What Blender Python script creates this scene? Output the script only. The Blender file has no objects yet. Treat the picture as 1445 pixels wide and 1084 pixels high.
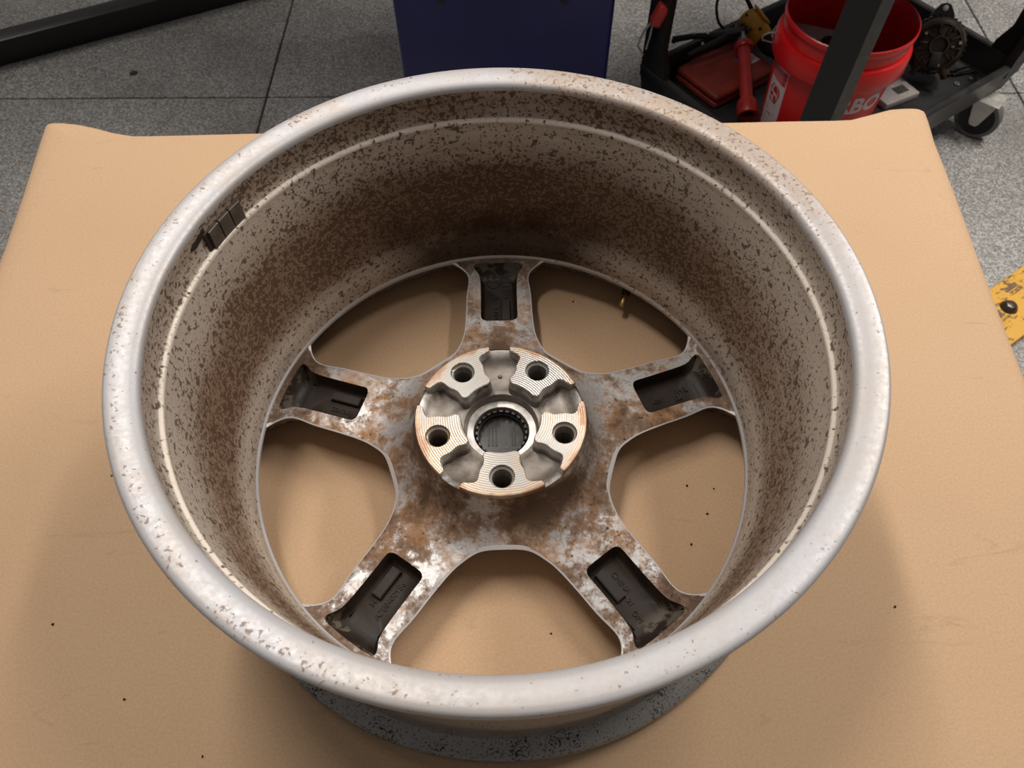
import bpy, bmesh, math, random
from mathutils import Vector, Matrix
random.seed(7)
PI = math.pi
R = math.radians
S = bpy.context.scene
C = S.collection

# ------------------------------------------------------------------ camera
cd = bpy.data.cameras.new('camera')
cd.sensor_width = 36.0
cd.lens = 36.0 * 1043.57 / 1445.0
cd.clip_start = 0.02
cd.dof.use_dof = True
cd.dof.focus_distance = 0.66
cd.dof.aperture_fstop = 14.0
cam = bpy.data.objects.new('camera', cd)
C.objects.link(cam)
pit, yaw, rol = 1.01423459, 0.0152849813, -0.0117053852
F = Vector((math.sin(yaw) * math.cos(pit), math.cos(yaw) * math.cos(pit), -math.sin(pit)))
Rt = Vector((math.cos(yaw), -math.sin(yaw), 0))
Up = Rt.cross(F)
r_ = math.cos(rol) * Rt + math.sin(rol) * Up
u_ = -math.sin(rol) * Rt + math.cos(rol) * Up
cam.matrix_world = Matrix(((r_.x, u_.x, -F.x, 0.00539577), (r_.y, u_.y, -F.y, -0.32736318),
                           (r_.z, u_.z, -F.z, 0.67262532), (0, 0, 0, 1)))
S.camera = cam

# ------------------------------------------------------------------ world, lights, exposure
W = bpy.data.worlds.new('world')
S.world = W
W.use_nodes = True
bg = W.node_tree.nodes['Background']
bg.inputs[0].default_value = (1.0, 0.95, 0.90, 1)
bg.inputs[1].default_value = 0.16


def area(name, loc, sx, sy, power, col=(1.0, 0.93, 0.85)):
    l = bpy.data.lights.new(name, 'AREA')
    l.shape = 'RECTANGLE'
    l.size, l.size_y = sx, sy
    l.energy = power
    l.color = col
    o = bpy.data.objects.new(name, l)
    C.objects.link(o)
    o.location = loc
    return o


# ceiling tube fittings running front to back; the far left one is added
area('ceiling_tube_left', (-0.55, 1.00, 2.35), 0.16, 1.5, 54)
area('ceiling_tube_right', (1.15, 0.95, 2.35), 0.16, 1.5, 36)
area('ceiling_tube_far', (2.5, 1.7, 2.35), 0.3, 1.5, 120)
area('added_light_far_left', (-3.1, 2.6, 2.35), 0.3, 1.5, 42)  # added lamp without a known fitting, brightens the floor's left edge

S.view_settings.view_transform = 'Standard'
S.view_settings.look = 'None'
S.view_settings.gamma = 1.0
S.view_settings.exposure = -0.28
S.view_settings.use_curve_mapping = False

FZ = -0.84      # floor level; the table top is z = 0


# ------------------------------------------------------------------ object helpers
def link(name, me, parent=None, mats=()):
    o = bpy.data.objects.new(name, me)
    C.objects.link(o)
    if parent is not None:
        o.parent = parent
    for m in mats:
        if m.name not in [x.name for x in me.materials if x]:
            me.materials.append(m)
    return o


def mesh_of(bm, smooth=35):
    bmesh.ops.recalc_face_normals(bm, faces=bm.faces)
    me = bpy.data.meshes.new('mesh')
    bm.to_mesh(me)
    bm.free()
    shade(me, smooth)
    return me


def shade(me, ang):
    if ang:
        me.polygons.foreach_set('use_smooth', [True] * len(me.polygons))
        me.set_sharp_from_angle(angle=R(ang))
    me.update()


def obj(name, bm, mat, parent=None, smooth=35):
    mats = mat if isinstance(mat, (list, tuple)) else [mat]
    return link(name, mesh_of(bm, smooth), parent, mats)


def tag(o, label, cat, group=None):
    o['label'] = label
    o['category'] = cat
    if group:
        o['group'] = group
    return o


def thing(name, label, cat, loc=(0, 0, 0), rz=0, group=None):
    o = bpy.data.objects.new(name, None)
    C.objects.link(o)
    o.empty_display_size = 0.05
    o.location = loc
    o.rotation_euler = (0, 0, rz)
    return tag(o, label, cat, group)


def dup(o, parent, name=None):
    c = o.copy()
    if name:
        c.name = name
    C.objects.link(c)
    c.parent = parent
    return c


def lathe_into(bm, prof, n=64, a0=0.0, a1=2 * PI, closed=False, mats=None, axis=None):
    """revolve (r, z) profile; closed joins last to first profile point"""
    full = abs(a1 - a0 - 2 * PI) < 1e-6
    cols = n if full else n + 1
    rings = []
    for i in range(cols):
        a = a0 + (a1 - a0) * i / n
        c, s = math.cos(a), math.sin(a)
        ring = []
        for (r, z) in prof:
            v = Vector((r * c, r * s, z))
            if axis is not None:
                v = axis @ v
            ring.append(bm.verts.new(v))
        rings.append(ring)
    m = len(prof)
    for i in range(n):
        A, B = rings[i], rings[(i + 1) % cols]
        for k in range(m if closed else m - 1):
            k2 = (k + 1) % m
            f = bm.faces.new((A[k], B[k], B[k2], A[k2]))
            if mats:
                f.material_index = mats[k]
    if not full and closed:
        bm.faces.new(rings[0])
        bm.faces.new(rings[-1][::-1])
    return rings


def weld(bm, d=1e-6):
    bmesh.ops.remove_doubles(bm, verts=bm.verts, dist=d)


def box_into(bm, c, s, mat4=None, bev=0.0, seg=2):
    r = bmesh.ops.create_cube(bm, size=1.0)
    vs = r['verts']
    bmesh.ops.scale(bm, vec=Vector(s), verts=vs)
    bmesh.ops.translate(bm, vec=Vector(c), verts=vs)
    if bev > 0:
        es = list({e for v in vs for e in v.link_edges})
        g = bmesh.ops.bevel(bm, geom=es, offset=bev, segments=seg, profile=0.5, affect='EDGES')
        vs = list({v for f in g['faces'] for v in f.verts} | {v for v in vs if v.is_valid})
    if mat4 is not None:
        bmesh.ops.transform(bm, matrix=mat4, verts=vs)
    return vs


def tube_into(bm, pts, rad, n=8, cap=True):
    """sweep a circle along points; rad number or list"""
    pts = [Vector(p) for p in pts]
    rads = rad if isinstance(rad, (list, tuple)) else [rad] * len(pts)
    rings = []
    prev = None
    for i, p in enumerate(pts):
        t = (pts[min(i + 1, len(pts) - 1)] - pts[max(i - 1, 0)]).normalized()
        if prev is None:
            a = Vector((0, 0, 1)) if abs(t.z) < 0.9 else Vector((1, 0, 0))
            x = t.cross(a).normalized()
        else:
            x = (prev - t * prev.dot(t)).normalized()
        prev = x
        y = t.cross(x)
        rings.append([bm.verts.new(p + (x * math.cos(2 * PI * k / n) + y * math.sin(2 * PI * k / n)) * rads[i])
                      for k in range(n)])
    for A, B in zip(rings, rings[1:]):
        for k in range(n):
            bm.faces.new((A[k], A[(k + 1) % n], B[(k + 1) % n], B[k]))
    if cap:
        bm.faces.new(rings[0][::-1])
        bm.faces.new(rings[-1])


def loft_into(bm, loops, cap0=True, cap1=True, mat=0):
    L = [[bm.verts.new(p) for p in lp] for lp in loops]
    n = len(L[0])
    fs = []
    for A, B in zip(L, L[1:]):
        for k in range(n):
            fs.append(bm.faces.new((A[k], A[(k + 1) % n], B[(k + 1) % n], B[k])))
    if cap0:
        fs.append(bm.faces.new(L[0][::-1]))
    if cap1:
        fs.append(bm.faces.new(L[-1]))
    for f in fs:
        f.material_index = mat
    return L


def spline(pts, per=6, closed=True):
    """Catmull-Rom resample of 2D points"""
    n = len(pts)
    out = []
    rng = n if closed else n - 1
    for i in range(rng):
        g = lambda k: pts[k % n] if closed else pts[min(max(k, 0), n - 1)]
        p0, p1, p2, p3 = g(i - 1), g(i), g(i + 1), g(i + 2)
        for j in range(per):
            t = j / per
            out.append(tuple(0.5 * (2 * p1[d] + (p2[d] - p0[d]) * t + (2 * p0[d] - 5 * p1[d] + 4 * p2[d] - p3[d]) * t * t
                                    + (3 * p1[d] - p0[d] - 3 * p2[d] + p3[d]) * t ** 3) for d in (0, 1)))
    if not closed:
        out.append(pts[-1])
    return out


def ccw(pts):
    a = sum(pts[i][0] * pts[(i + 1) % len(pts)][1] - pts[(i + 1) % len(pts)][0] * pts[i][1] for i in range(len(pts)))
    return pts if a > 0 else pts[::-1]


def offset(pts, d):
    """offset a counter-clockwise outline outwards by d (number or function of point)"""
    out = []
    n = len(pts)
    for i in range(n):
        a, b = pts[i - 1], pts[(i + 1) % n]
        t = Vector((b[0] - a[0], b[1] - a[1])).normalized()
        dd = d(pts[i]) if callable(d) else d
        out.append((pts[i][0] + t.y * dd, pts[i][1] - t.x * dd))
    return out


def boolean(me, cutters):
    """exact difference of mesh me with a list of cutter meshes"""
    base = bpy.data.objects.new('tmp_base', me)
    C.objects.link(base)
    tmp = [base]
    for cme in cutters:
        co = bpy.data.objects.new('tmp_cut', cme)
        C.objects.link(co)
        tmp.append(co)
        md = base.modifiers.new('b', 'BOOLEAN')
        md.operation = 'DIFFERENCE'
        md.solver = 'EXACT'
        md.object = co
    dg = bpy.context.evaluated_depsgraph_get()
    dg.update()
    res = bpy.data.meshes.new_from_object(base.evaluated_get(dg))
    for o in tmp:
        bpy.data.objects.remove(o)
    return res


def text_bm(txt, size, extrude, bold=0.0, res=2):
    cu = bpy.data.curves.new('txt', 'FONT')
    cu.body = txt
    cu.size = size
    cu.extrude = extrude
    cu.offset = bold
    cu.align_x = 'CENTER'
    cu.align_y = 'CENTER'
    cu.resolution_u = res
    o = bpy.data.objects.new('tmp_txt', cu)
    C.objects.link(o)
    dg = bpy.context.evaluated_depsgraph_get()
    dg.update()
    me = bpy.data.meshes.new_from_object(o.evaluated_get(dg))
    bpy.data.objects.remove(o)
    bm = bmesh.new()
    bm.from_mesh(me)
    return bm


# ------------------------------------------------------------------ material helpers
class NT:
    def __init__(s, name):
        s.m = bpy.data.materials.new(name)
        s.m.use_nodes = True
        s.t = s.m.node_tree
        s.b = s.t.nodes['Principled BSDF']

    def node(s, typ, **kw):
        n = s.t.nodes.new(typ)
        for k, v in kw.items():
            setattr(n, k, v)
        return n

    def put(s, sock, v):
        if hasattr(v, 'is_output') or isinstance(v, bpy.types.NodeSocket):
            s.t.links.new(v, sock)
        else:
            if sock.type == 'RGBA' and len(v) == 3:
                v = (*v, 1)
            sock.default_value = v

    def coord(s, ob=None):
        n = s.node('ShaderNodeTexCoord')
        if ob:
            n.object = ob
        return n.outputs['Object']

    def xyz(s, v):
        n = s.node('ShaderNodeSeparateXYZ')
        s.put(n.inputs[0], v)
        return n.outputs

    def scale(s, v, k):
        n = s.node('ShaderNodeMapping')
        s.put(n.inputs[0], v)
        n.inputs['Scale'].default_value = k
        return n.outputs[0]

    def noise(s, v, sc, det=3, rough=0.55, dist=0.0):
        n = s.node('ShaderNodeTexNoise')
        s.put(n.inputs['Vector'], v)
        n.inputs['Scale'].default_value = sc
        n.inputs['Detail'].default_value = det
        n.inputs['Roughness'].default_value = rough
        n.inputs['Distortion'].default_value = dist
        return n.outputs[0]

    def voro(s, v, sc, feat='F1', out='Distance'):
        n = s.node('ShaderNodeTexVoronoi', feature=feat)
        s.put(n.inputs['Vector'], v)
        n.inputs['Scale'].default_value = sc
        return n.outputs[out]

    def math(s, op, a, b=0.0, c=None):
        n = s.node('ShaderNodeMath', operation=op)
        s.put(n.inputs[0], a)
        s.put(n.inputs[1], b)
        if c is not None:
            s.put(n.inputs[2], c)
        return n.outputs[0]

    def mr(s, v, a, b, c=0.0, d=1.0, smooth=False):
        n = s.node('ShaderNodeMapRange')
        n.interpolation_type = 'SMOOTHSTEP' if smooth else 'LINEAR'
        for i, x in enumerate((v, a, b, c, d)):
            s.put(n.inputs[i], x)
        return n.outputs[0]

    def ramp(s, v, stops):
        n = s.node('ShaderNodeValToRGB')
        s.put(n.inputs[0], v)
        e = n.color_ramp.elements
        while len(e) < len(stops):
            e.new(0.5)
        for k, (p, c) in zip(e, stops):
            k.position = p
            k.color = (*c, 1) if isinstance(c, tuple) else (c, c, c, 1)
        return n.outputs[0]

    def mix(s, f, a, b, mode='MIX'):
        n = s.node('ShaderNodeMix', data_type='RGBA', blend_type=mode)
        s.put(n.inputs[0], f)
        s.put(n.inputs[6], a)
        s.put(n.inputs[7], b)
        return n.outputs[2]

    def bump(s, h, st=0.3, d=0.001, normal=None):
        n = s.node('ShaderNodeBump')
        s.put(n.inputs['Height'], h)
        n.inputs['Strength'].default_value = st
        n.inputs['Distance'].default_value = d
        if normal is not None:
            s.put(n.inputs['Normal'], normal)
        s.t.links.new(n.outputs[0], s.b.inputs['Normal'])
        return n.outputs[0]

    def set(s, **kw):
        names = dict(col='Base Color', rough='Roughness', metal='Metallic', spec='Specular IOR Level',
                     coat='Coat Weight', coat_r='Coat Roughness', alpha='Alpha', trans='Transmission Weight', ior='IOR')
        for k, v in kw.items():
            s.put(s.b.inputs[names[k]], v)
        return s


def plain(name, col, rough=0.5, metal=0.0, var=0.12, sc=40.0, bump=0.15, spec=0.5):
    """a plain procedural finish: slight mottling in colour and gloss"""
    t = NT(name)
    v = t.coord()
    n = t.noise(v, sc, 4)
    f = t.mr(n, 0.3, 0.7, 1 - var, 1 + var)
    vec = t.node('ShaderNodeVectorMath', operation='SCALE')
    vec.inputs[0].default_value = col
    t.put(vec.inputs['Scale'], f)
    t.set(col=vec.outputs[0], metal=metal, rough=t.mr(n, 0.3, 0.7, max(0.02, rough - 0.07), min(1, rough + 0.07)), spec=spec)
    if bump:
        t.bump(t.noise(v, sc * 6, 3), bump, 0.0005)
    return t.m


# ------------------------------------------------------------------ the wheel's empty first: its dirt is laid out in the wheel's own space
wheel = thing('alloy_wheel', 'dirty silver five-spoke alloy wheel lying face down on brown paper', 'wheel')


def mat_inner():
    t = NT('barrel_dirty_paint')
    v = t.coord(wheel)
    x, y, z = t.xyz(v)
    # amount of grime, with more brown below the top lip, over the depth of the barrel (fraction of 0.26 m)
    zf = t.math('DIVIDE', z, 0.26)
    band = t.ramp(zf, [(0.0, 0.40), (0.20, 0.32), (0.25, 0.16), (0.30, 0.16), (0.36, 0.55), (0.44, 0.95), (0.58, 0.85), (0.72, 0.36),
                       (0.81, 0.22), (0.85, 0.52), (0.93, 0.50)])
    far = t.mr(y, -0.22, 0.24, 0.70, 1.30)
    rightclean = t.mr(t.math('ADD', x, t.math('MULTIPLY', z, 0.7)), 0.28, 0.42, 1.0, 0.62)
    big = t.noise(v, 11, 4, 0.6)
    side = t.math('MULTIPLY', far, rightclean)
    dens = t.math('MULTIPLY', t.math('MULTIPLY', band, side), t.mr(big, 0.3, 0.68, 0.55, 1.35))
    # the black-brown crust above the far spoke
    crust = t.math('MULTIPLY', t.mr(t.math('ADD', y, t.math('MULTIPLY', t.math('ABSOLUTE', x), -0.40)), 0.140, 0.190),
                   t.mr(t.math('ADD', z, t.math('MULTIPLY', t.math('SUBTRACT', big, 0.5), 0.18)), 0.128, 0.088))
    n1 = t.noise(v, 340, 2, 0.55, 0.0)
    n2 = t.noise(v, 175, 2, 0.55, 0.1)
    spots = t.math('MAXIMUM', t.mr(t.math('ADD', n1, t.math('MULTIPLY', dens, 0.14)), 0.635, 0.69),
                   t.mr(t.math('ADD', n2, t.math('MULTIPLY', dens, 0.095)), 0.620, 0.675))
    fine = t.noise(v, 420, 3, 0.7)
    streak = t.noise(t.scale(v, (7, 7, 150)), 1.0, 4, 0.65)
    hz_ = t.math('ADD', t.math('MULTIPLY', t.math('MULTIPLY', t.ramp(zf, [(0.0, 0.5), (0.22, 0.40), (0.28, 0.32), (0.36, 0.95), (0.56, 1.00), (0.76, 0.25), (0.83, 0.15), (0.88, 0.5)]), t.mr(y, -0.22, 0.24, 0.85, 1.15)), rightclean), t.math('MULTIPLY', t.math('SUBTRACT', streak, 0.5), 1.1))
    haze = t.mr(t.math('ADD', t.math('MULTIPLY', t.math('ADD', dens, hz_), 0.55), t.math('MULTIPLY', t.math('SUBTRACT', fine, 0.5), 0.8)), 0.15, 0.95)
    base = t.mix(t.mr(fine, 0.35, 0.65), (0.53, 0.460, 0.395), (0.61, 0.545, 0.475))
    c = t.mix(t.math('MULTIPLY', haze, 0.88), base, (0.170, 0.097, 0.054))
    c = t.mix(t.math('MULTIPLY', spots, 0.85), c, (0.092, 0.053, 0.033))
    c = t.mix(t.math('MULTIPLY', crust, 0.88), c, (0.040, 0.020, 0.011))
    # thin pale cream band along the ridge
    rid = t.math('MULTIPLY', t.mr(z, 0.2130, 0.2146), t.mr(z, 0.2186, 0.2178))
    rid = t.math('MULTIPLY', rid, t.mr(n2, 0.68, 0.58))
    c = t.mix(t.math('MULTIPLY', rid, 0.85), c, (0.86, 0.78, 0.69))
    dirt = t.math('MAXIMUM', t.math('MAXIMUM', spots, crust), haze)
    t.set(col=c, metal=t.mr(dirt, 0, 1, 0.22, 0.0), rough=t.mr(dirt, 0, 1, 0.45, 0.80), spec=t.mr(dirt, 0, 1, 0.35, 0.10))
    t.bump(t.math('ADD', t.math('MULTIPLY', spots, 1.0), t.math('MULTIPLY', fine, 0.4)), 0.35, 0.0006)
    return t.m


def mat_flange():
    t = NT('flange_machined')
    v = t.coord(wheel)
    x, y, z = t.xyz(v)
    r = t.math('SQRT', t.math('ADD', t.math('MULTIPLY', x, x), t.math('MULTIPLY', y, y)))
    n1 = t.noise(v, 320, 3, 0.6, 0.2)
    mid = t.noise(v, 26, 4, 0.65, 0.3)
    big = t.noise(v, 9, 3, 0.6)
    ring = t.mr(t.math('ABSOLUTE', t.math('SUBTRACT', r, 0.2645)), 0.0078, 0.0005)
    rust = t.math('MULTIPLY', t.mr(t.math('ADD', y, t.math('MULTIPLY', x, 0.75)), 0.20, 0.29), t.mr(x, -0.02, 0.06))     # browner on the far right
    side = t.mr(t.math('SUBTRACT', x, t.math('MULTIPLY', y, 0.6)), 0.16, 0.02)   # near right side is clean
    am = t.math('MULTIPLY', t.math('MULTIPLY', t.mr(mid, 0.40, 0.62), ring), t.math('ADD', t.math('MULTIPLY', side, 0.75), 0.25))
    am = t.math('MAXIMUM', am, t.math('MULTIPLY', rust, 0.62))
    spots = t.mr(t.math('ADD', n1, t.math('MULTIPLY', am, 0.17)), 0.665, 0.725)
    stain = t.math('MULTIPLY', t.mr(t.math('ADD', t.noise(v, 60, 5, 0.75), t.math('MULTIPLY', rust, 0.20)), 0.48, 0.70), t.math('ADD', t.math('MULTIPLY', am, 0.65), 0.12))
    fine = t.noise(v, 300, 3, 0.6)
    base = t.mix(t.mr(big, 0.35, 0.65), (0.475, 0.458, 0.462), (0.485, 0.488, 0.525))
    base = t.mix(t.mr(fine, 0.3, 0.7, 0, 0.22), base, (0.34, 0.325, 0.31))
    tan = t.mr(t.noise(v, 14, 4, 0.65, 0.2), 0.48, 0.66, 0.0, 0.42)
    base = t.mix(t.math('MULTIPLY', tan, t.mr(side, 0, 1, 0.4, 1.0)), base, (0.46, 0.375, 0.285))
    c = t.mix(stain, base, (0.40, 0.275, 0.175))
    c = t.mix(t.math('MULTIPLY', spots, 0.8), c, (0.19, 0.105, 0.052))
    t.set(col=c, metal=t.mr(t.math('MAXIMUM', spots, stain), 0, 1, 0.25, 0.05), rough=t.mr(fine, 0.3, 0.7, 0.40, 0.52))
    t.bump(t.math('ADD', fine, t.math('MULTIPLY', spots, 2.0)), 0.14, 0.0004)
    return t.m


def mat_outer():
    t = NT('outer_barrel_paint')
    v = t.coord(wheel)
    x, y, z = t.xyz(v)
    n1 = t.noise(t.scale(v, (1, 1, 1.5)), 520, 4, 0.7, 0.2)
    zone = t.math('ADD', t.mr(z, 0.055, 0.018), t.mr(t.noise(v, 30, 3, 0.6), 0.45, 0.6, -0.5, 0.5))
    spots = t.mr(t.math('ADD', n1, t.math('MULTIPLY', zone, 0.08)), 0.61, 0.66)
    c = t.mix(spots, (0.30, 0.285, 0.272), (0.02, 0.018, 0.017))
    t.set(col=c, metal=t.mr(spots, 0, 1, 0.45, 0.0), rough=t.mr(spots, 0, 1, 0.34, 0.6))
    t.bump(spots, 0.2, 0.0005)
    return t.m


def mat_spoke():
    t = NT('spoke_stained_silver')
    v = t.coord(wheel)
    x, y, z = t.xyz(v)
    r = t.math('SQRT', t.math('ADD', t.math('MULTIPLY', x, x), t.math('MULTIPLY', y, y)))
    a = t.noise(v, 30, 7, 0.72, 0.25)
    b = t.noise(v, 15, 4, 0.6, 0.2)
    gr = t.noise(v, 130, 5, 0.75, 0.2)
    fine = t.noise(v, 330, 4, 0.75)
    hubd = t.math('MULTIPLY', t.mr(r, 0.118, 0.084), t.mr(b, 0.36, 0.60, 0.25, 1.0))
    outd = t.mr(r, 0.190, 0.226, 0.0, 1.0)
    st = t.math('ADD', t.math('ADD', a, t.math('MULTIPLY', hubd, 0.26)), t.math('MULTIPLY', outd, 0.20))
    st = t.math('ADD', st, t.math('MULTIPLY', t.math('SUBTRACT', gr, 0.5), 0.75))
    st = t.math('ADD', st, t.math('MULTIPLY', t.math('SUBTRACT', b, 0.5), 0.55))
    stain = t.mr(st, 0.43, 0.60)
    dark = t.mr(st, 0.60, 0.80)
    org = t.math('ADD', t.math('MULTIPLY', t.noise(v, 21, 3, 0.6, 0.3), 0.65), t.math('MULTIPLY', gr, 0.35))
    orange = t.math('MULTIPLY', t.mr(org, 0.47, 0.60), t.mr(t.math('ABSOLUTE', t.math('SUBTRACT', r, 0.145)), 0.060, 0.025))
    base = t.mix(t.mr(fine, 0.35, 0.65), (0.33, 0.32, 0.315), (0.46, 0.455, 0.46))
    c = t.mix(t.math('MULTIPLY', stain, 0.88), base, (0.165, 0.095, 0.052))
    c = t.mix(t.math('MULTIPLY', orange, 0.70), c, (0.36, 0.185, 0.078))
    c = t.mix(t.math('MULTIPLY', dark, 0.80), c, (0.070, 0.040, 0.025))
    specks = t.mr(t.noise(v, 260, 2, 0.5), 0.675, 0.715)
    c = t.mix(t.math('MULTIPLY', specks, t.mr(b, 0.4, 0.6, 0.2, 0.9)), c, (0.030, 0.020, 0.014))
    d = t.math('MAXIMUM', stain, orange)
    t.set(col=c, metal=t.mr(d, 0, 1, 0.50, 0.06), rough=t.mr(d, 0, 1, 0.38, 0.65), spec=t.mr(d, 0, 1, 0.35, 0.18))
    t.bump(t.math('ADD', fine, t.math('MULTIPLY', gr, 1.0)), 0.22, 0.0006)
    return t.m


def mat_pad():
    """turned mounting face: fine concentric grooves with rust in them"""
    t = NT('turned_hub_face')
    v = t.coord(wheel)
    x, y, z = t.xyz(v)
    r = t.math('SQRT', t.math('ADD', t.math('MULTIPLY', x, x), t.math('MULTIPLY', y, y)))
    n = t.noise(v, 60, 3, 0.6)
    ph = t.math('MULTIPLY', t.math('ADD', r, t.math('MULTIPLY', n, 0.0006)), 2 * PI / 0.0021)
    w = t.math('SINE', ph)
    b = t.noise(v, 30, 4, 0.65, 0.3)
    bias = t.mr(y, -0.075, 0.06, 0.15, 0.0)
    edge = t.mr(r, 0.0680, 0.076, 0.0, 0.22)
    rustm = t.mr(t.math('ADD', t.math('ADD', b, bias), edge), 0.52, 0.74)
    groove = t.mr(w, 0.1, 1.0)
    base = t.mix(groove, (0.43, 0.417, 0.40), (0.31, 0.297, 0.277))
    c = t.mix(t.math('MULTIPLY', rustm, t.mr(w, -0.6, 0.9, 0.12, 0.70)), base, (0.50, 0.28, 0.095))
    c = t.mix(t.math('MULTIPLY', t.mr(t.math('ADD', b, edge), 0.66, 0.78), 0.7), c, (0.28, 0.13, 0.065))
    t.set(col=c, metal=0.5, rough=0.36)
    t.bump(w, 0.25, 0.0003)
    return t.m


def mat_cast():
    t = NT('rough_casting')
    v = t.coord(wheel)
    x, y, z = t.xyz(v)
    n = t.noise(v, 34, 5, 0.65, 0.5)
    f = t.noise(v, 330, 3, 0.7)
    c = t.mix(t.mr(n, 0.35, 0.68), (0.27, 0.245, 0.22), (0.115, 0.088, 0.066))
    c = t.mix(t.math('MULTIPLY', t.mr(z, 0.0800, 0.0845), t.mr(n, 0.62, 0.45)), c, (0.60, 0.58, 0.56))
    c = t.mix(t.mr(f, 0.62, 0.70, 0, 0.5), c, (0.07, 0.05, 0.035))
    t.set(col=c, metal=0.40, rough=0.46)
    t.bump(f, 0.25, 0.0006)
    return t.m


def mat_pocket():
    t = NT('pocket_black_paint')
    v = t.coord(wheel)
    n = t.noise(v, 40, 5, 0.65, 0.4)
    f = t.noise(v, 300, 3, 0.7)
    x, y, z = t.xyz(v)
    r = t.math('SQRT', t.math('ADD', t.math('MULTIPLY', x, x), t.math('MULTIPLY', y, y)))
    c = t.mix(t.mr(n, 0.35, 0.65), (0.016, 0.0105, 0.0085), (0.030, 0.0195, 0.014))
    mud = t.math('MULTIPLY', t.mr(r, 0.202, 0.212), t.mr(n, 0.52, 0.57))
    c = t.mix(t.math('MULTIPLY', mud, 0.8), c, (0.115, 0.10, 0.075))
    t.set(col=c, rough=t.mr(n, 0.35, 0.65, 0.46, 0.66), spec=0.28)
    t.bump(t.math('ADD', f, t.math('MULTIPLY', n, 2.0)), 0.22, 0.0006)
    return t.m


def mat_paper():
    t = NT('brown_kraft_paper')
    v = t.coord()
    fib = t.noise(t.scale(v, (90, 260, 90)), 4, 4, 0.7)
    mot = t.noise(v, 5, 3, 0.5)
    fi2 = t.noise(v, 420, 3, 0.7)
    c = t.mix(t.mr(fib, 0.3, 0.7), (0.520, 0.350, 0.218), (0.590, 0.405, 0.256))
    c = t.mix(t.mr(mot, 0.3, 0.7, 0, 0.35), c, (0.50, 0.335, 0.205))
    c = t.mix(t.mr(fi2, 0.35, 0.6, 0.22, 0.0), c, (0.32, 0.18, 0.09))
    # grey scuffs
    sc = t.math('MULTIPLY', t.mr(t.noise(t.scale(v, (1, 4, 1)), 9, 5, 0.7, 1.0), 0.63, 0.70), 0.22)
    c = t.mix(sc, c, (0.20, 0.145, 0.10))
    t.set(col=c, rough=0.72, spec=0.22)
    h = t.math('ADD', t.math('MULTIPLY', t.noise(t.scale(v, (1.0, 2.2, 1.0)), 3.2, 2, 0.4), 5.0), t.math('MULTIPLY', fi2, 0.02))
    t.bump(h, 0.14, 0.004)
    return t.m


def mat_floor():
    t = NT('speckled_grey_terrazzo')
    v = t.coord()
    a = t.noise(v, 230, 3, 0.75)
    b = t.voro(v, 210, out='Color')
    bx = t.xyz(b)
    big = t.noise(v, 1.6, 4, 0.6)
    k = t.math('ADD', t.math('MULTIPLY', a, 0.75), t.math('MULTIPLY', bx[0], 0.25))
    c = t.ramp(k, [(0.30, (0.085, 0.082, 0.078)), (0.44, (0.19, 0.186, 0.181)), (0.55, (0.33, 0.325, 0.318)), (0.68, (0.55, 0.545, 0.54))])
    c = t.mix(t.mr(big, 0.42, 0.62, 0, 0.45), c, (0.09, 0.083, 0.074))
    t.set(col=c, rough=t.mr(a, 0.3, 0.7, 0.30, 0.5), spec=0.5)
    t.bump(k, 0.35, 0.0015)
    return t.m


MI, MF, MO, MS, MP = mat_inner(), mat_flange(), mat_outer(), mat_spoke(), mat_pad()
MC, MK, MPAPER, MFLOOR = mat_cast(), mat_pocket(), mat_paper(), mat_floor()
M_joint = plain('dark_joint', (0.028, 0.020, 0.016), 0.8)
M_blackplastic = plain('black_structural_plastic', (0.012, 0.0115, 0.011), 0.45, sc=60, bump=0.3)
M_trayplastic = plain('worn_charcoal_plastic', (0.024, 0.023, 0.023), 0.40, var=0.3, sc=18, bump=0.3)
M_blacksteel = plain('black_painted_steel', (0.010, 0.009, 0.009), 0.38, sc=20)
M_steel = plain('dull_steel', (0.46, 0.45, 0.43), 0.38, 0.9, sc=50)
M_zinc = plain('zinc_plate', (0.50, 0.49, 0.46), 0.42, 0.6, sc=60)
M_red = plain('red_bucket_plastic', (0.62, 0.010, 0.012), 0.34, var=0.06, sc=15, bump=0.05)
M_redtool = plain('faded_red_plastic', (0.42, 0.030, 0.026), 0.45, var=0.15)
M_redcase = plain('grimy_red_case', (0.23, 0.026, 0.014), 0.55, var=0.25, sc=22)
M_yellow = plain('yellow_tool_plastic', (0.78, 0.40, 0.025), 0.45, var=0.15)
M_rubber = plain('black_rubber', (0.012, 0.011, 0.010), 0.6)
M_grease = plain('greasy_brown_casting', (0.040, 0.025, 0.016), 0.34, 0.25, var=0.5, sc=45, bump=0.5)
M_brass = plain('dull_brass', (0.40, 0.26, 0.10), 0.38, 0.85)
M_lead = plain('grey_coated_weight', (0.125, 0.105, 0.088), 0.45, 0.4, var=0.25, sc=90, bump=0.3)
M_tar = plain('brown_adhesive', (0.020, 0.012, 0.008), 0.5)
M_cap = plain('black_cap_plastic', (0.016, 0.014, 0.014), 0.36, var=0.25, sc=120)
M_white = plain('white_print', (0.62, 0.52, 0.54), 0.4, var=0.08)
M_pink = plain('pink_print', (0.55, 0.13, 0.14), 0.4, var=0.08)
M_redprint = plain('red_print', (0.50, 0.012, 0.02), 0.4, var=0.08)
M_blueprint = plain('blue_print', (0.10, 0.13, 0.42), 0.4)
M_clear = plain('milky_plastic', (0.50, 0.46, 0.45), 0.25, var=0.06)
M_wood = plain('bench_board', (0.20, 0.12, 0.06), 0.6)
M_crumb = plain('black_crumb', (0.015, 0.012, 0.010), 0.7)


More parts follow.
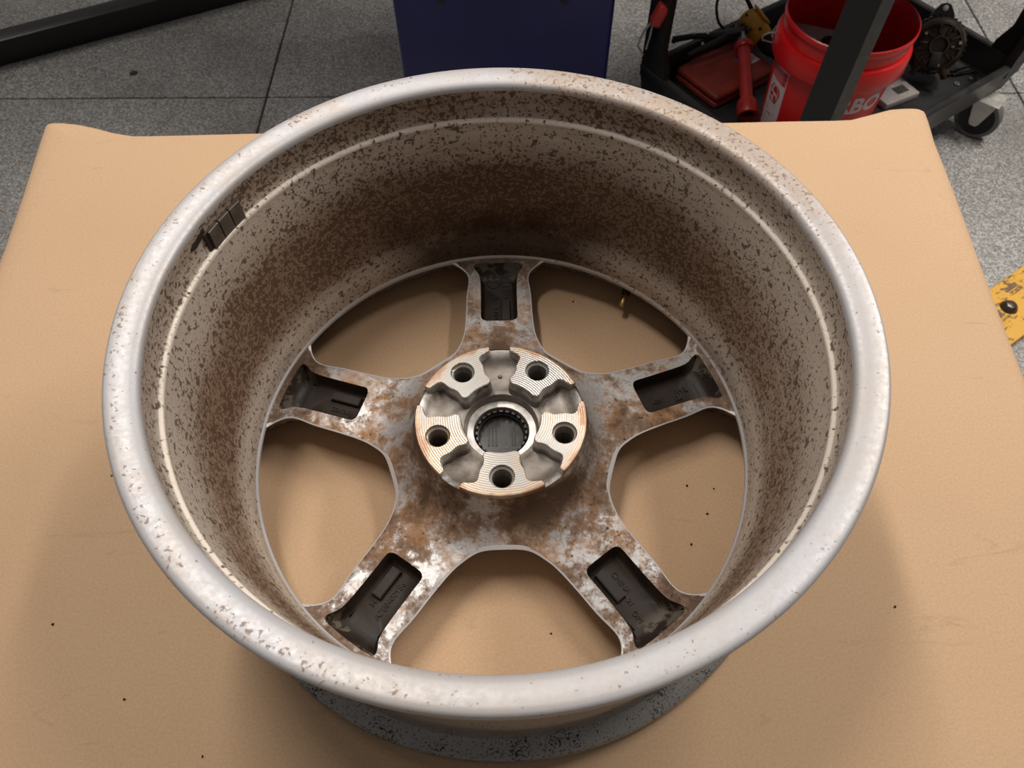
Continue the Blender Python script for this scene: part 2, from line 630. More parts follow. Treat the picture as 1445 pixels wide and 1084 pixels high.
def mat_blue():
    t = NT('navy_gloss_enamel')
    v = t.coord()
    n = t.noise(v, 90, 2, 0.5)
    m = t.noise(v, 6, 3, 0.5)
    t.set(col=t.mix(t.mr(m, 0.35, 0.65), (0.010, 0.011, 0.085), (0.014, 0.015, 0.105)), rough=0.22, spec=0.3, coat=0.25, coat_r=0.12)
    t.bump(n, 0.22, 0.002)
    return t.m


def mat_yellowsteel():
    t = NT('worn_yellow_paint')
    v = t.coord()
    n = t.noise(v, 28, 5, 0.7, 0.5)
    st = t.noise(t.scale(v, (18, 160, 18)), 1.6, 3, 0.6)
    w = t.mr(t.math('ADD', t.math('MULTIPLY', n, 0.7), t.math('MULTIPLY', st, 0.35)), 0.55, 0.61)
    c = t.mix(w, (0.62, 0.33, 0.025), (0.105, 0.055, 0.030))
    t.set(col=c, rough=0.5)
    t.bump(w, 0.4, 0.001)
    return t.m


MBLUE, MYEL = mat_blue(), mat_yellowsteel()


# ================================================================== FLOOR
floor = thing('floor', 'grey speckled workshop floor of large slabs with dark joints', 'floor')
del floor['category'], floor['label']
floor['kind'] = 'structure'
floor.location = (0, 0, FZ)
bm = bmesh.new()
box_into(bm, (0, 2, -0.045), (14, 12, 0.07))
obj('joint_bed', bm, M_joint, floor, 0)
ja = -0.0245
jc = Vector((-0.735, 1.713))
ju, jv = Vector((math.cos(ja), math.sin(ja))), Vector((-math.sin(ja), math.cos(ja)))
SP = 2.387
bm = bmesh.new()
box_into(bm, (0, 0, -0.025), (SP - 0.006, SP - 0.006, 0.05), bev=0.002, seg=1)
slab_me = mesh_of(bm, 35)
slab_me.materials.append(MFLOOR)
for i in range(-2, 3):
    for j in range(-2, 3):
        p = jc + ju * (SP * (i + 0.5)) + jv * (SP * (j + 0.5))
        o = link('floor_slab', slab_me, floor)
        o.location = (p.x, p.y, 0)
        o.rotation_euler = (0, 0, ja)
bm = bmesh.new()
lathe_into(bm, [(0.0, 0.0012), (0.012, 0.0012), (0.014, 0.0)], 20)
weld(bm)
o = obj('anchor_hole', bm, M_joint, floor)
o.location = (-1.19, 1.85, 0)

# ================================================================== WORKBENCH under the paper
bench = thing('workbench', 'workbench hidden under the brown paper, carrying the wheel', 'table', (-0.015, -0.12, FZ))
bm = bmesh.new()
box_into(bm, (0, 0, 0.8165), (1.10, 1.22, 0.044), bev=0.004)
obj('tabletop', bm, M_wood, bench)
bm = bmesh.new()
box_into(bm, (0, 0, 0.3972), (0.05, 0.05, 0.7944), bev=0.004)
leg_me = mesh_of(bm)
leg_me.materials.append(M_blacksteel)
for sx in (-1, 1):
    for sy in (-1, 1):
        o = link('leg', leg_me, bench)
        o.location = (sx * 0.49, sy * 0.55, 0)

# ================================================================== PAPER
inner = [(-0.558, -0.74), (-0.560, -0.4), (-0.562, 0.0), (-0.566, 0.20), (-0.570, 0.32), (-0.573, 0.40), (-0.575, 0.455), (-0.5755, 0.482),
         (-0.576, 0.4930), (-0.576, 0.4975), (-0.5745, 0.4990), (-0.571, 0.4997), (-0.563, 0.4998), (-0.550, 0.4999), (-0.530, 0.5), (-0.510, 0.5),
         (-0.492, 0.5003), (-0.47, 0.5005), (-0.35, 0.501), (-0.15, 0.5016), (0.05, 0.502), (0.25, 0.502), (0.40, 0.502), (0.465, 0.5015), (0.487, 0.5015),
         (0.500, 0.5015), (0.515, 0.5015), (0.530, 0.501), (0.541, 0.5005), (0.546, 0.4995), (0.5475, 0.498), (0.5475, 0.494),
         (0.547, 0.482), (0.546, 0.455), (0.545, 0.40), (0.543, 0.32), (0.540, 0.20), (0.535, 0.0), (0.53, -0.4), (0.53, -0.74)]
outer = [(-0.588, -0.74), (-0.592, -0.4), (-0.598, 0.0), (-0.6055, 0.20), (-0.612, 0.313), (-0.619, 0.40), (-0.6245, 0.455), (-0.6290, 0.500),
         (-0.6315, 0.528), (-0.6328, 0.5425), (-0.6310, 0.5475), (-0.6265, 0.5497), (-0.6157, 0.5500), (-0.5861, 0.5443), (-0.5593, 0.5343), (-0.5281, 0.5198),
         (-0.4940, 0.5045), (-0.47, 0.5035), (-0.35, 0.504), (-0.15, 0.5046), (0.05, 0.505), (0.25, 0.505), (0.40, 0.505), (0.465, 0.5045), (0.489, 0.5062),
         (0.5228, 0.5232), (0.5596, 0.5371), (0.5800, 0.5392), (0.5931, 0.5391), (0.6010, 0.5375), (0.6050, 0.5340), (0.6060, 0.5285),
         (0.6045, 0.510), (0.5985, 0.465), (0.5950, 0.405), (0.5885, 0.32), (0.5785, 0.205), (0.568, 0.05), (0.566, -0.4), (0.566, -0.74)]
prof = [(0.0, 0.0), (0.22, -0.0005), (0.45, -0.0015), (0.65, -0.0032), (0.82, -0.0060), (0.92, -0.0100), (0.975, -0.0150), (1.0, -0.024),
        (1.0, -0.05), (1.0, -0.16), (0.99, -0.34)]
bm = bmesh.new()
rows = []
for (a, b) in zip(inner, outer):
    reach = math.hypot(b[0] - a[0], b[1] - a[1])
    k = min(1.0, reach / 0.03 + 0.05)
    row = []
    for (t, dz) in prof:
        d = dz * (k if dz > -0.03 else 1.0)
        row.append(bm.verts.new((a[0] + (b[0] - a[0]) * t, a[1] + (b[1] - a[1]) * t, d)))
    rows.append(row)
for A, B in zip(rows, rows[1:]):
    for k in range(len(prof) - 1):
        bm.faces.new((A[k], A[k + 1], B[k + 1], B[k]))
top = bm.faces.new([r[0] for r in rows])
bmesh.ops.triangulate(bm, faces=[top])
for r in (rows[0], rows[-1]):
    pass
paper = obj('paper_sheet', bm, MPAPER, None, 50)
sm = paper.modifiers.new('thickness', 'SOLIDIFY')
sm.thickness = 0.0006
sm.offset = -1
tag(paper, 'brown kraft paper sheet draped over the bench under the wheel', 'paper')

# ================================================================== THE WHEEL
N = 224
pf = [(0.2720, 0.2505), (0.2719, 0.2530), (0.2709, 0.2548), (0.2692, 0.2556), (0.2660, 0.2557), (0.2600, 0.2550), (0.2550, 0.2537), (0.2520, 0.2524),
      (0.2502, 0.2508), (0.2494, 0.2490), (0.2492, 0.2465),
      (0.2500, 0.2420), (0.2508, 0.2360), (0.2509, 0.2280), (0.2502, 0.2195), (0.2490, 0.2180), (0.2474, 0.2168), (0.2467, 0.2160),
      (0.2465, 0.2148), (0.2467, 0.2125), (0.2462, 0.2080), (0.2445, 0.190), (0.2425, 0.165), (0.2400, 0.140), (0.2370, 0.115), (0.2345, 0.096),
      (0.2330, 0.0840), (0.2320, 0.0760), (0.2309, 0.0700), (0.2306, 0.0620), (0.2304, 0.0530), (0.2303, 0.0488), (0.2300, 0.0482), (0.2288, 0.0474), (0.2284, 0.0466), (0.2284, 0.0435),
      (0.2310, 0.0400), (0.2400, 0.0335), (0.2455, 0.0240), (0.2480, 0.0150), (0.2520, 0.0085), (0.2620, 0.0050), (0.2665, 0.0012), (0.2690, 0.0003), (0.2708, 0.0010),
      (0.2718, 0.0030), (0.2722, 0.0070), (0.2722, 0.0115), (0.2712, 0.0155), (0.2685, 0.0172), (0.2620, 0.0182), (0.2560, 0.0205), (0.2538, 0.0250),
      (0.2525, 0.0440), (0.2538, 0.0490), (0.2525, 0.0545), (0.2460, 0.0640), (0.2395, 0.0740), (0.2380, 0.0820), (0.2385, 0.1000), (0.2410, 0.1200),
      (0.2460, 0.1480), (0.2490, 0.1640), (0.2500, 0.1950), (0.2512, 0.2040), (0.2522, 0.2080), (0.2518, 0.2130), (0.2535, 0.2300), (0.2545, 0.2370),
      (0.2570, 0.2398), (0.2640, 0.2412), (0.2690, 0.2425), (0.2715, 0.2455)]
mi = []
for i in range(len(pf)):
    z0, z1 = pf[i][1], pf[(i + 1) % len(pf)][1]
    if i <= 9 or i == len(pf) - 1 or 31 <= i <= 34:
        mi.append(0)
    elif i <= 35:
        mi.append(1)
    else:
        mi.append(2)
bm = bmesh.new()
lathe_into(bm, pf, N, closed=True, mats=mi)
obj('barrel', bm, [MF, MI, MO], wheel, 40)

# --- spokes: one 72 degree sector, five times
HP = [(0.0774, 0.0862), (0.0785, 0.0845), (0.0797, 0.0795), (0.0815, 0.0735), (0.0840, 0.0672), (0.0875, 0.0612), (0.0920, 0.0562), (0.0975, 0.0522),
      (0.1040, 0.0490), (0.1120, 0.0463), (0.1220, 0.0444), (0.1340, 0.0436), (0.1600, 0.0434), (0.1900, 0.0434), (0.2150, 0.0436), (0.2240, 0.0442),
      (0.2275, 0.0454), (0.2312, 0.0468)]


def hz(r):
    if r <= HP[0][0]:
        return HP[0][1]
    for (a, za), (b, zb) in zip(HP, HP[1:]):
        if r <= b:
            return za + (zb - za) * (r - a) / (b - a)
    return HP[-1][1]


ZB = 0.010
bm = bmesh.new()
lathe_into(bm, HP + [(0.2312, ZB), (0.0774, ZB)], 48, R(-36), R(36), closed=True)
sector = mesh_of(bm, 0)

half = [(0.1085, 0.0), (0.1088, 0.0140), (0.1110, 0.0245), (0.1180, 0.0362), (0.1275, 0.0470), (0.1450, 0.0615), (0.1650, 0.0768), (0.1780, 0.0885),
        (0.1845, 0.0928), (0.1910, 0.0945), (0.1985, 0.0938), (0.2050, 0.0918), (0.2098, 0.0893), (0.2117, 0.0865)]
left = spline(half, 5, closed=False)
arc = []
a_end = math.atan2(half[-1][1], half[-1][0])
for i in range(1, 36):
    a = a_end * (1 - 2 * i / 36)
    arc.append((0.2287 * math.cos(a), 0.2287 * math.sin(a)))
win = left + arc + [(x, -y) for (x, y) in left[::-1]][:-1]
win = ccw(win)


def rot2(pts, a):
    c, s = math.cos(a), math.sin(a)
    return [(x * c - y * s, x * s + y * c) for x, y in pts]


def h_of(p):
    return hz(math.hypot(*p))


def win_cutter(a):
    ol = rot2(win, a)
    bm = bmesh.new()
    ch = 0.0013
    up = 0.0024
    o_in = offset(ol, 0.0165)
    o_up = offset(ol, lambda p: 0.0022 if math.hypot(*p) > 0.2280 else ch + 1.9 * up)
    loops = [[(x, y, ZB - 0.004) for x, y in o_in],
             [(x, y, h_of((x, y)) - ch / 1.9) for x, y in ol],
             [(x, y, h_of(p0) + up) for (x, y), p0 in zip(o_up, ol)]]
    loft_into(bm, loops)
    bmesh.ops.triangulate(bm, faces=bm.faces)
    return mesh_of(bm, 0)


pk_half = [(0.1434, 0.0), (0.1435, 0.0100), (0.1440, 0.0150), (0.1462, 0.0184), (0.1500, 0.0195), (0.1600, 0.0195), (0.1750, 0.0195), (0.1900, 0.0197), (0.2010, 0.0203),
           (0.2085, 0.0220), (0.2145, 0.0256), (0.2188, 0.0272), (0.2214, 0.0255), (0.2224, 0.0205), (0.2229, 0.0120), (0.2232, 0.0)]
ph = spline(pk_half, 4, closed=False)
pocket = ccw(ph + [(x, -y) for x, y in ph[::-1]][1:-1])
bm = bmesh.new()
loft_into(bm, [[(x, y, 0.0135) for x, y in pocket], [(x, y, 0.07) for x, y in pocket]])
bmesh.ops.triangulate(bm, faces=bm.faces)
pk_cut = mesh_of(bm, 0)
sector = boolean(sector, [win_cutter(R(36)), win_cutter(R(-36)), pk_cut])
bm = bmesh.new()
bm.from_mesh(sector)
# drop the inner faces where neighbouring sectors meet
kill = []
for f in bm.faces:
    a = [abs(abs(math.atan2(v.co.y, v.co.x)) - R(36)) for v in f.verts]
    if max(a) < 1e-4:
        kill.append(f)
bmesh.ops.delete(bm, geom=kill, context='FACES')
spoke_me = bpy.data.meshes.new('spoke')
bm.to_mesh(spoke_me)
bm.free()
shade(spoke_me, 28)
spoke_me.materials.clear()
spoke_me.materials.append(MS)
spoke_me.materials.append(MF)
edge_pts = rot2(win, R(36)) + rot2(win, R(-36))
for p in spoke_me.polygons:      # the thin machined chamfer along the window edges
    c = p.center
    n = p.normal
    if math.hypot(n.x, n.y) > 0.3 and n.z > 0.3 and c.z > hz(math.hypot(c.x, c.y)) - 0.003:
        if min((c.x - q[0]) ** 2 + (c.y - q[1]) ** 2 for q in edge_pts) < 0.0042 ** 2 and c.z < hz(math.hypot(c.x, c.y)) - 0.00012:
            p.material_index = 1

# pocket lining
FLZ = 0.0285
bm = bmesh.new()
ramp_d = lambda p: -0.0035 - 0.0075 * max(0.0, min(1.0, (p[0] - 0.206) / 0.014))
l0 = [(x, y, 0.0435) for x, y in pocket]
l1 = [(x, y, 0.0415) for x, y in offset(pocket, -0.0006)]
l2 = [(x, y, FLZ + 0.004) for x, y in offset(pocket, lambda p: ramp_d(p) * 0.55)]
l25 = [(x, y, FLZ + 0.0012) for x, y in offset(pocket, lambda p: ramp_d(p) * 0.95)]
l3 = [(x, y, FLZ) for x, y in offset(pocket, lambda p: ramp_d(p) * 1.45)]
loft_into(bm, [l0, l1, l2, l25, l3], cap0=False, cap1=True)
lin_me = mesh_of(bm, 40)
lin_me.materials.append(MK)
bm = bmesh.new()
loft_into(bm, [[(0.1510, -0.0122, FLZ - 0.001), (0.1815, -0.0122, FLZ - 0.001), (0.1815, -0.0018, FLZ - 0.001), (0.1510, -0.0018, FLZ - 0.001)],
               [(0.1516, -0.0114, FLZ + 0.0050), (0.1805, -0.0114, FLZ + 0.0050), (0.1805, -0.0026, FLZ + 0.0050), (0.1516, -0.0026, FLZ + 0.0050)]], cap0=False)
bmesh.ops.bevel(bm, geom=[e for e in bm.edges if all(v.co.z > FLZ for v in e.verts)], offset=0.0006, segments=2, affect='EDGES')
bar_me = mesh_of(bm, 30)
bar_me.materials.append(MK)


def lettering(txt, size, x, y, ang, parent, name='cast_lettering', z=FLZ, mat=None, ex=0.0011, bold=0.0):
    b = text_bm(txt, size, ex, bold)
    o = obj(name, b, mat or MK, parent, 0)
    o.location = (x, y, z)
    o.rotation_euler = (0, 0, ang)
    return o


letters = {
    90: [('INSET', 0.0072, 0.163, 0.0030, 0.0), ('T', 0.005, 0.184, 0.002, 0), ('4', 0.005, 0.184, -0.008, 0)],
    18: [('JWL', 0.0085, 0.192, 0.0000, 0.05), ('VIA', 0.0050, 0.186, -0.0085, 0.05), ('-001', 0.0062, 0.165, -0.0035, 0)],
    306: [('CHINA', 0.0072, 0.1690, 0.0030, 0.0), ('21', 0.0062, 0.1870, -0.0020, 0.0), ('OM', 0.0072, 0.1995, -0.0055, 0.0)],
    234: [('A7E8400956', 0.0074, 0.1760, 0.0048, PI), ('H', 0.0070, 0.1860, -0.0055, PI)],
    162: [('20X8.5J', 0.0068, 0.1660, 0.0060, PI)],
}
for a in (90, 18, 306, 234, 162):
    sp = link('spoke', spoke_me, wheel)
    sp.rotation_euler = (0, 0, R(a))
    link('spoke_pocket', lin_me, sp)
    if a != 18:
        link('cast_bar', bar_me, sp)
    for (tx, sz, x, y, ang) in letters[a]:
        lettering(tx, sz, x, y, ang, sp)
    if a == 90:      # round date clock cast at the outer end
        bm = bmesh.new()
        for cx, cy, rr in ((0.2060, 0.0060, 0.0068), (0.2060, -0.0080, 0.0050)):
            lathe_into(bm, [(rr - 0.0006, FLZ - 0.0002), (rr - 0.0004, FLZ + 0.0005), (rr + 0.0004, FLZ + 0.0005), (rr + 0.0006, FLZ - 0.0002)], 28,
                       axis=Matrix.Translation((cx, cy, 0)))
        obj('date_clock', bm, MK, sp)

# --- hub
hubp = [(0.0255, 0.0300), (0.0255, 0.0622), (0.0260, 0.0630), (0.0325, 0.0634), (0.0332, 0.0642), (0.0336, 0.0720), (0.0345, 0.0732), (0.0390, 0.0736),
        (0.0415, 0.0752), (0.0500, 0.0750), (0.0600, 0.0758), (0.0660, 0.0775), (0.0705, 0.0810), (0.0740, 0.0842), (0.0764, 0.0852), (0.0777, 0.0845),
        (0.0782, 0.0800), (0.0778, 0.0300)]
bm = bmesh.new()
lathe_into(bm, hubp, 120, closed=True)
hub_me = mesh_of(bm, 0)
cuts = []
for k in range(5):
    a = R(54 + 72 * k)
    bm = bmesh.new()
    lathe_into(bm, [(0.0, 0.0), (0.0088, 0.0), (0.0088, 0.12), (0.0, 0.12)], 28, axis=Matrix.Translation((0.0593 * math.cos(a), 0.0593 * math.sin(a), 0)))
    weld(bm)
    cuts.append(mesh_of(bm, 0))
hub_me = boolean(hub_me, cuts)
shade(hub_me, 35)
hub_me.materials.clear()
hub = link('hub', hub_me, wheel, [MC])
# bright machined seat around the centre bore
bm = bmesh.new()
lathe_into(bm, [(0.0259, 0.0628), (0.0262, 0.0637), (0.0323, 0.0640), (0.0328, 0.0636)], 72)
M_bore = plain('bright_bore_seat', (0.58, 0.55, 0.53), 0.35, 0.5, var=0.3, sc=70)
obj('bore_seat', bm, M_bore, hub)
bm = bmesh.new()
bmesh.ops.create_uvsphere(bm, u_segments=16, v_segments=8, radius=0.0021)
o = obj('casting_pip', bm, MC, hub)
o.location = (0.0, 0.0525, 0.0752)

padh = [(0.0362, 0), (0.0362, 6), (0.0362, 12), (0.0363, 17), (0.0372, 20.5), (0.0392, 22.8), (0.0418, 23.0), (0.0445, 21.3), (0.0480, 19.6), (0.0520, 19.6), (0.0560, 20.2),
        (0.0600, 19.8), (0.0640, 19.2), (0.0668, 19.8), (0.0687, 21.8), (0.0700, 24.2), (0.0710, 26.4), (0.0722, 28.0), (0.0740, 28.6), (0.0760, 28.6), (0.0774, 28.3)]
pc = [(r * math.cos(R(f)), r * math.sin(R(f))) for r, f in padh]
ph = spline(pc, 4, closed=False)
oa = [(0.0775 * math.cos(R(28.3 * (1 - i / 30))), 0.0775 * math.sin(R(28.3 * (1 - i / 30)))) for i in range(1, 30)]
uh = ph + oa + [(0.0775, 0.0)]
pad = ccw(uh + [(x, -y) for x, y in uh[::-1]][1:-1])
bm = bmesh.new()
Lp = loft_into(bm, [[(x, y, 0.0640) for x, y in offset(pad, lambda p: 0.0002 if math.hypot(*p) > 0.077 else 0.0022)],
                    [(x, y, 0.0910) for x, y in pad], [(x, y, 0.0920) for x, y in offset(pad, -0.0007)]], cap0=False, cap1=False, mat=1)
nh = 40
hole = lambda r, z: [(0.0593 + r * math.cos(2 * PI * k / nh), r * math.sin(2 * PI * k / nh), z) for k in range(nh)]
Lh = loft_into(bm, [hole(0.0088, 0.0640), hole(0.0088, 0.0878), hole(0.0093, 0.0883), hole(0.0103, 0.0890), hole(0.0112, 0.0920)], cap0=False, cap1=False, mat=0)
es = []
for ring in (Lp[-1], Lh[-1]):
    for k in range(len(ring)):
        es.append(bm.edges.get((ring[k], ring[(k + 1) % len(ring)])))
g = bmesh.ops.triangle_fill(bm, use_beauty=True, use_dissolve=False, edges=es, normal=Vector((0, 0, 1)))
for f in g['geom']:
    if isinstance(f, bmesh.types.BMFace):
        f.material_index = 0
for f in bm.faces:          # the turned outer edge and the top chamfer are bare metal too
    c = f.calc_center_median()
    if c.z > 0.0911 or math.hypot(c.x, c.y) > 0.0768:
        f.material_index = 0
pad_me = mesh_of(bm, 30)
pad_me.materials.append(MP)
pad_me.materials.append(MC)
for k in range(5):
    o = link('lug_pad', pad_me, hub)
    o.rotation_euler = (0, 0, R(54 + 72 * k))

# --- centre cap seen from behind
cap = bpy.data.objects.new('center_cap', None)
bm = bmesh.new()
lathe_into(bm, [(0.0, 0.0505), (0.010, 0.0507), (0.0205, 0.0505), (0.0215, 0.0512), (0.0218, 0.0560), (0.0226, 0.0565), (0.0230, 0.0505), (0.0254, 0.0500), (0.0254, 0.0440), (0.0, 0.0440)], 64)
weld(bm)
bpy.data.objects.remove(cap)
cap = obj('center_cap', bm, M_cap, wheel)
cap['label'] = 'black plastic centre cap with a ring of clips'
bm = bmesh.new()
box_into(bm, (0.0238, 0, 0.0555), (0.0014, 0.0036, 0.010), bev=0.0004, seg=1)
box_into(bm, (0.0232, 0, 0.0606), (0.0020, 0.0036, 0.0012), bev=0.0003, seg=1)
clip_me = mesh_of(bm, 30)
M_clip = plain('worn_clip', (0.055, 0.05, 0.05), 0.3, var=0.2)
clip_me.materials.append(M_clip)
for k in range(24):
    o = link('clip', clip_me, cap)
    o.rotation_euler = (0, 0, 2 * PI * k / 24)
lettering('10', 0.0105, 0.0015, -0.009, 0.0, cap, 'moulded_number', 0.0506, M_clip, 0.0004)
bm = bmesh.new()
for x0 in (-0.012, -0.0085, -0.005, 0.010, 0.0125):
    box_into(bm, (x0, 0.001, 0.0508), (0.0012, 0.020, 0.0010), bev=0.0002, seg=1)
obj('moulded_ribs', bm, M_cap, cap)

# --- balance weights stuck inside the rim
def curved_slab(a0, a1, z0, z1, r_in, r_out, n=4, ex=0.0006):
    bm = bmesh.new()
    lathe_into(bm, [(r_in, z0 + ex), (r_in, z1 - ex), (r_in + ex, z1), (r_out, z1), (r_out, z0), (r_in + ex, z0)], n, R(a0), R(a1), closed=True)
    return bm


for (a0, a1) in ((154.9, 157.8), (151.75, 154.6), (148.6, 151.45)):
    obj('balance_weight', curved_slab(a0, a1, 0.2168, 0.2362, 0.2472, 0.2525), M_lead, wheel, 30)
bm = curved_slab(157.85, 158.9, 0.2166, 0.2372, 0.2490, 0.2520)
obj('adhesive_residue', bm, M_tar, wheel)
bm = bmesh.new()
for k in range(22):
    a = R(158.3 + random.random() * 4.2 + 0.0)
    z = 0.2405 - random.random() * 0.0045 - (math.degrees(a) - 158) * 0.0006
    r = 0.2503
    ico = bmesh.ops.create_icosphere(bm, subdivisions=1, radius=0.0016 + random.random() * 0.0012)
    bmesh.ops.scale(bm, vec=(0.5, 1.6, 1.0), verts=ico['verts'])
    bmesh.ops.rotate(bm, matrix=Matrix.Rotation(a, 3, 'Z'), verts=ico['verts'])
    bmesh.ops.translate(bm, vec=(r * math.cos(a), r * math.sin(a), z), verts=ico['verts'])
o = obj('adhesive_smear', bm, M_tar, wheel)
o['kind'] = 'stuff'

# --- tyre valve
va = R(54.3)
vb = Vector((0.1412, 0.1905, 0.0235))
vt = Vector((0.1340, 0.1735, 0.0165))
vd = (vt - vb).normalized()
b0 = vb - vd * 0.022
bm = bmesh.new()
tube_into(bm, [b0, b0 + vd * 0.010, b0 + vd * 0.0115, vb - vd * 0.002, vb + vd * 0.001], [0.0075, 0.0075, 0.0052, 0.0046, 0.0042], 14)
valve = obj('valve_stem', bm, M_rubber, wheel)
valve['label'] = 'black rubber tyre valve with brass tip'
bm = bmesh.new()
tube_into(bm, [vb, vb + vd * 0.003, vb + vd * 0.004, vb + vd * 0.013, vb + vd * 0.0145], [0.0030, 0.0030, 0.0036, 0.0036, 0.0028], 12)
obj('valve_tip', bm, M_brass, valve)

# crumbs on the paper
cr_me = []
for k in range(4):
    bm = bmesh.new()
    bmesh.ops.create_icosphere(bm, subdivisions=1, radius=0.0011)
    for v in bm.verts:
        v.co *= 0.6 + 0.8 * random.random()
    me = mesh_of(bm, 0)
    me.materials.append(M_crumb)
    cr_me.append(me)
for i, (x, y, w) in enumerate([(0.181, -0.032, 'seen through the right-hand window, nearest the hub'), (0.207, -0.036, 'seen through the right-hand window, nearest the rim'),
                               (0.196, -0.062, 'seen through the right-hand window, below two others'), (0.176, -0.092, 'seen through the right-hand window, lowest of the four there'),
                               (-0.10, -0.140, 'seen through the lower left window'), (0.04, -0.17, 'seen through the bottom window of the wheel'),
                               (0.155, 0.09, 'seen through the upper right window, close to the hub'), (0.32, -0.03, 'right of the wheel, close to its rim'),
                               (-0.405, -0.15, 'at the far left of the wheel, lower of two'), (-0.39, -0.005, 'at the far left of the wheel, upper of two'),
                               (-0.325, -0.215, 'in the lower left corner of the picture'), (0.35, -0.155, 'to the lower right of the wheel'),
                               (0.23, -0.29, 'at the bottom edge, right of the wheel'), (-0.25, -0.26, 'at the bottom edge, left of the wheel'),
                               (0.085, 0.20, 'seen through the upper right window, beside the far spoke')]):
    o = link('crumb', cr_me[i % 4])
    o.location = (x, y, 0.0006)
    o.rotation_euler = (0, 0, i * 1.7)
    tag(o, 'tiny black crumb on the paper, ' + w, 'crumb', 'black crumbs on the paper')

# ================================================================== BLUE MACHINE COLUMN
col = thing('blue_column', 'tall glossy navy blue steel machine column standing behind the bench', 'machine', (0.025, 1.75, FZ))
bm = bmesh.new()
box_into(bm, (0, 0, 0.80), (0.556, 0.60, 1.56), bev=0.014, seg=4)
obj('body', bm, MBLUE, col)
bm = bmesh.new()
box_into(bm, (-0.46, -0.10, 1.50), (1.50, 0.85, 0.28), bev=0.02, seg=3)  # added unseen box overhead, there to shade the floor left of the column
obj('added_shade_head', bm, MBLUE, col)
bm = bmesh.new()
box_into(bm, (0, 0, 0.011), (0.62, 0.66, 0.022), bev=0.004)
obj('base_plate', bm, MBLUE, col)
for (x, z) in ((-0.156, 0.466), (0.150, 0.458)):
    bm = bmesh.new()
    mt = Matrix.Translation((x, -0.3005, z)) @ Matrix.Rotation(PI / 2, 4, 'X')
    lathe_into(bm, [(0.0, 0.006), (0.007, 0.006), (0.009, 0.004), (0.0105, 0.0), (0.0105, -0.004)], 20, axis=mt)
    weld(bm)
    obj('bolt', bm, M_rubber, col)

# ================================================================== BLACK BEAM on the floor
bd = Vector((0.9065, 0.4222, 0))
bn = Vector((-0.4222, 0.9065, 0))
bp = Vector((-1.642, 1.896, FZ))
beam = thing('steel_beam', 'black square steel beam lying on the floor left of the blue column', 'beam', tuple(bp + bd * 0.35 + bn * 0.036), math.atan2(bd.y, bd.x))
bm = bmesh.new()
box_into(bm, (0.0, 0, 0.0405), (2.6, 0.072, 0.081), bev=0.005, seg=2)
obj('tube', bm, M_blacksteel, beam)
bm = bmesh.new()
mt = Matrix.Translation((-0.365, -0.036, 0.040)) @ Matrix.Rotation(PI / 2, 4, 'X')
lathe_into(bm, [(0.0, 0.004), (0.015, 0.004), (0.018, 0.001), (0.018, -0.002)], 24, axis=mt)
weld(bm)
o = obj('pin_cap', bm, M_zinc, beam)
o['label'] = 'round pale grey pin end on the beam'

# ================================================================== YELLOW FOOT
yf = thing('yellow_foot_plate', 'worn yellow steel foot plate bolted to the floor right of the bench', 'plate', (1.335, 0.822, FZ), R(33))
bm = bmesh.new()
box_into(bm, (0.0, 0.0, 0.010), (0.50, 0.140, 0.020), bev=0.002, seg=1)
obj('plate', bm, MYEL, yf)
bm = bmesh.new()
lathe_into(bm, [(0.0, 0.036), (0.012, 0.034), (0.018, 0.028), (0.0205, 0.020), (0.0215, 0.020), (0.0225, 0.0195)], 28)
weld(bm)
o = obj('anchor_bolt', bm, plain('dark_bolt', (0.09, 0.07, 0.06), 0.3, 0.6), yf)
o.location = (-0.062, 0.005, 0)

# ================================================================== CART
CA = R(33)
cu, cv = Vector((math.cos(CA), math.sin(CA), 0)), Vector((math.sin(CA), -math.cos(CA), 0))
L0 = Vector((0.405, 1.53, 0))
CL, CW = 0.895, 0.610
TZ = -0.690        # top of the lower tray's floor
RZ = -0.620        # its rim


def cart(u, v, z=0.0):
    p = L0 + cu * u + cv * v
    return Vector((p.x, p.y, z))


cart_t = thing('utility_cart', 'black plastic two-shelf utility cart standing behind the bench on the right', 'cart', tuple(cart(CL / 2, CW / 2, FZ)), CA)


def cl(u, v, z):       # cart-local coordinates (its empty sits mid-cart on the floor, y against v)
    return Vector((u - CL / 2, CW / 2 - v, z - FZ))


def tray_bm(z_bot, z_floor, z_rim, w=0.022, ins=0.012):
    bm = bmesh.new()

    def rect(i, z):
        return [cl(i, i, z), cl(CL - i, i, z), cl(CL - i, CW - i, z), cl(i, CW - i, z)]
    loft_into(bm, [rect(0.03, z_bot), rect(ins, z_bot), rect(0.0, z_rim - 0.004), rect(0.004, z_rim), rect(w - 0.004, z_rim), rect(w, z_rim - 0.004), rect(w + 0.010, z_floor)])
    return bm


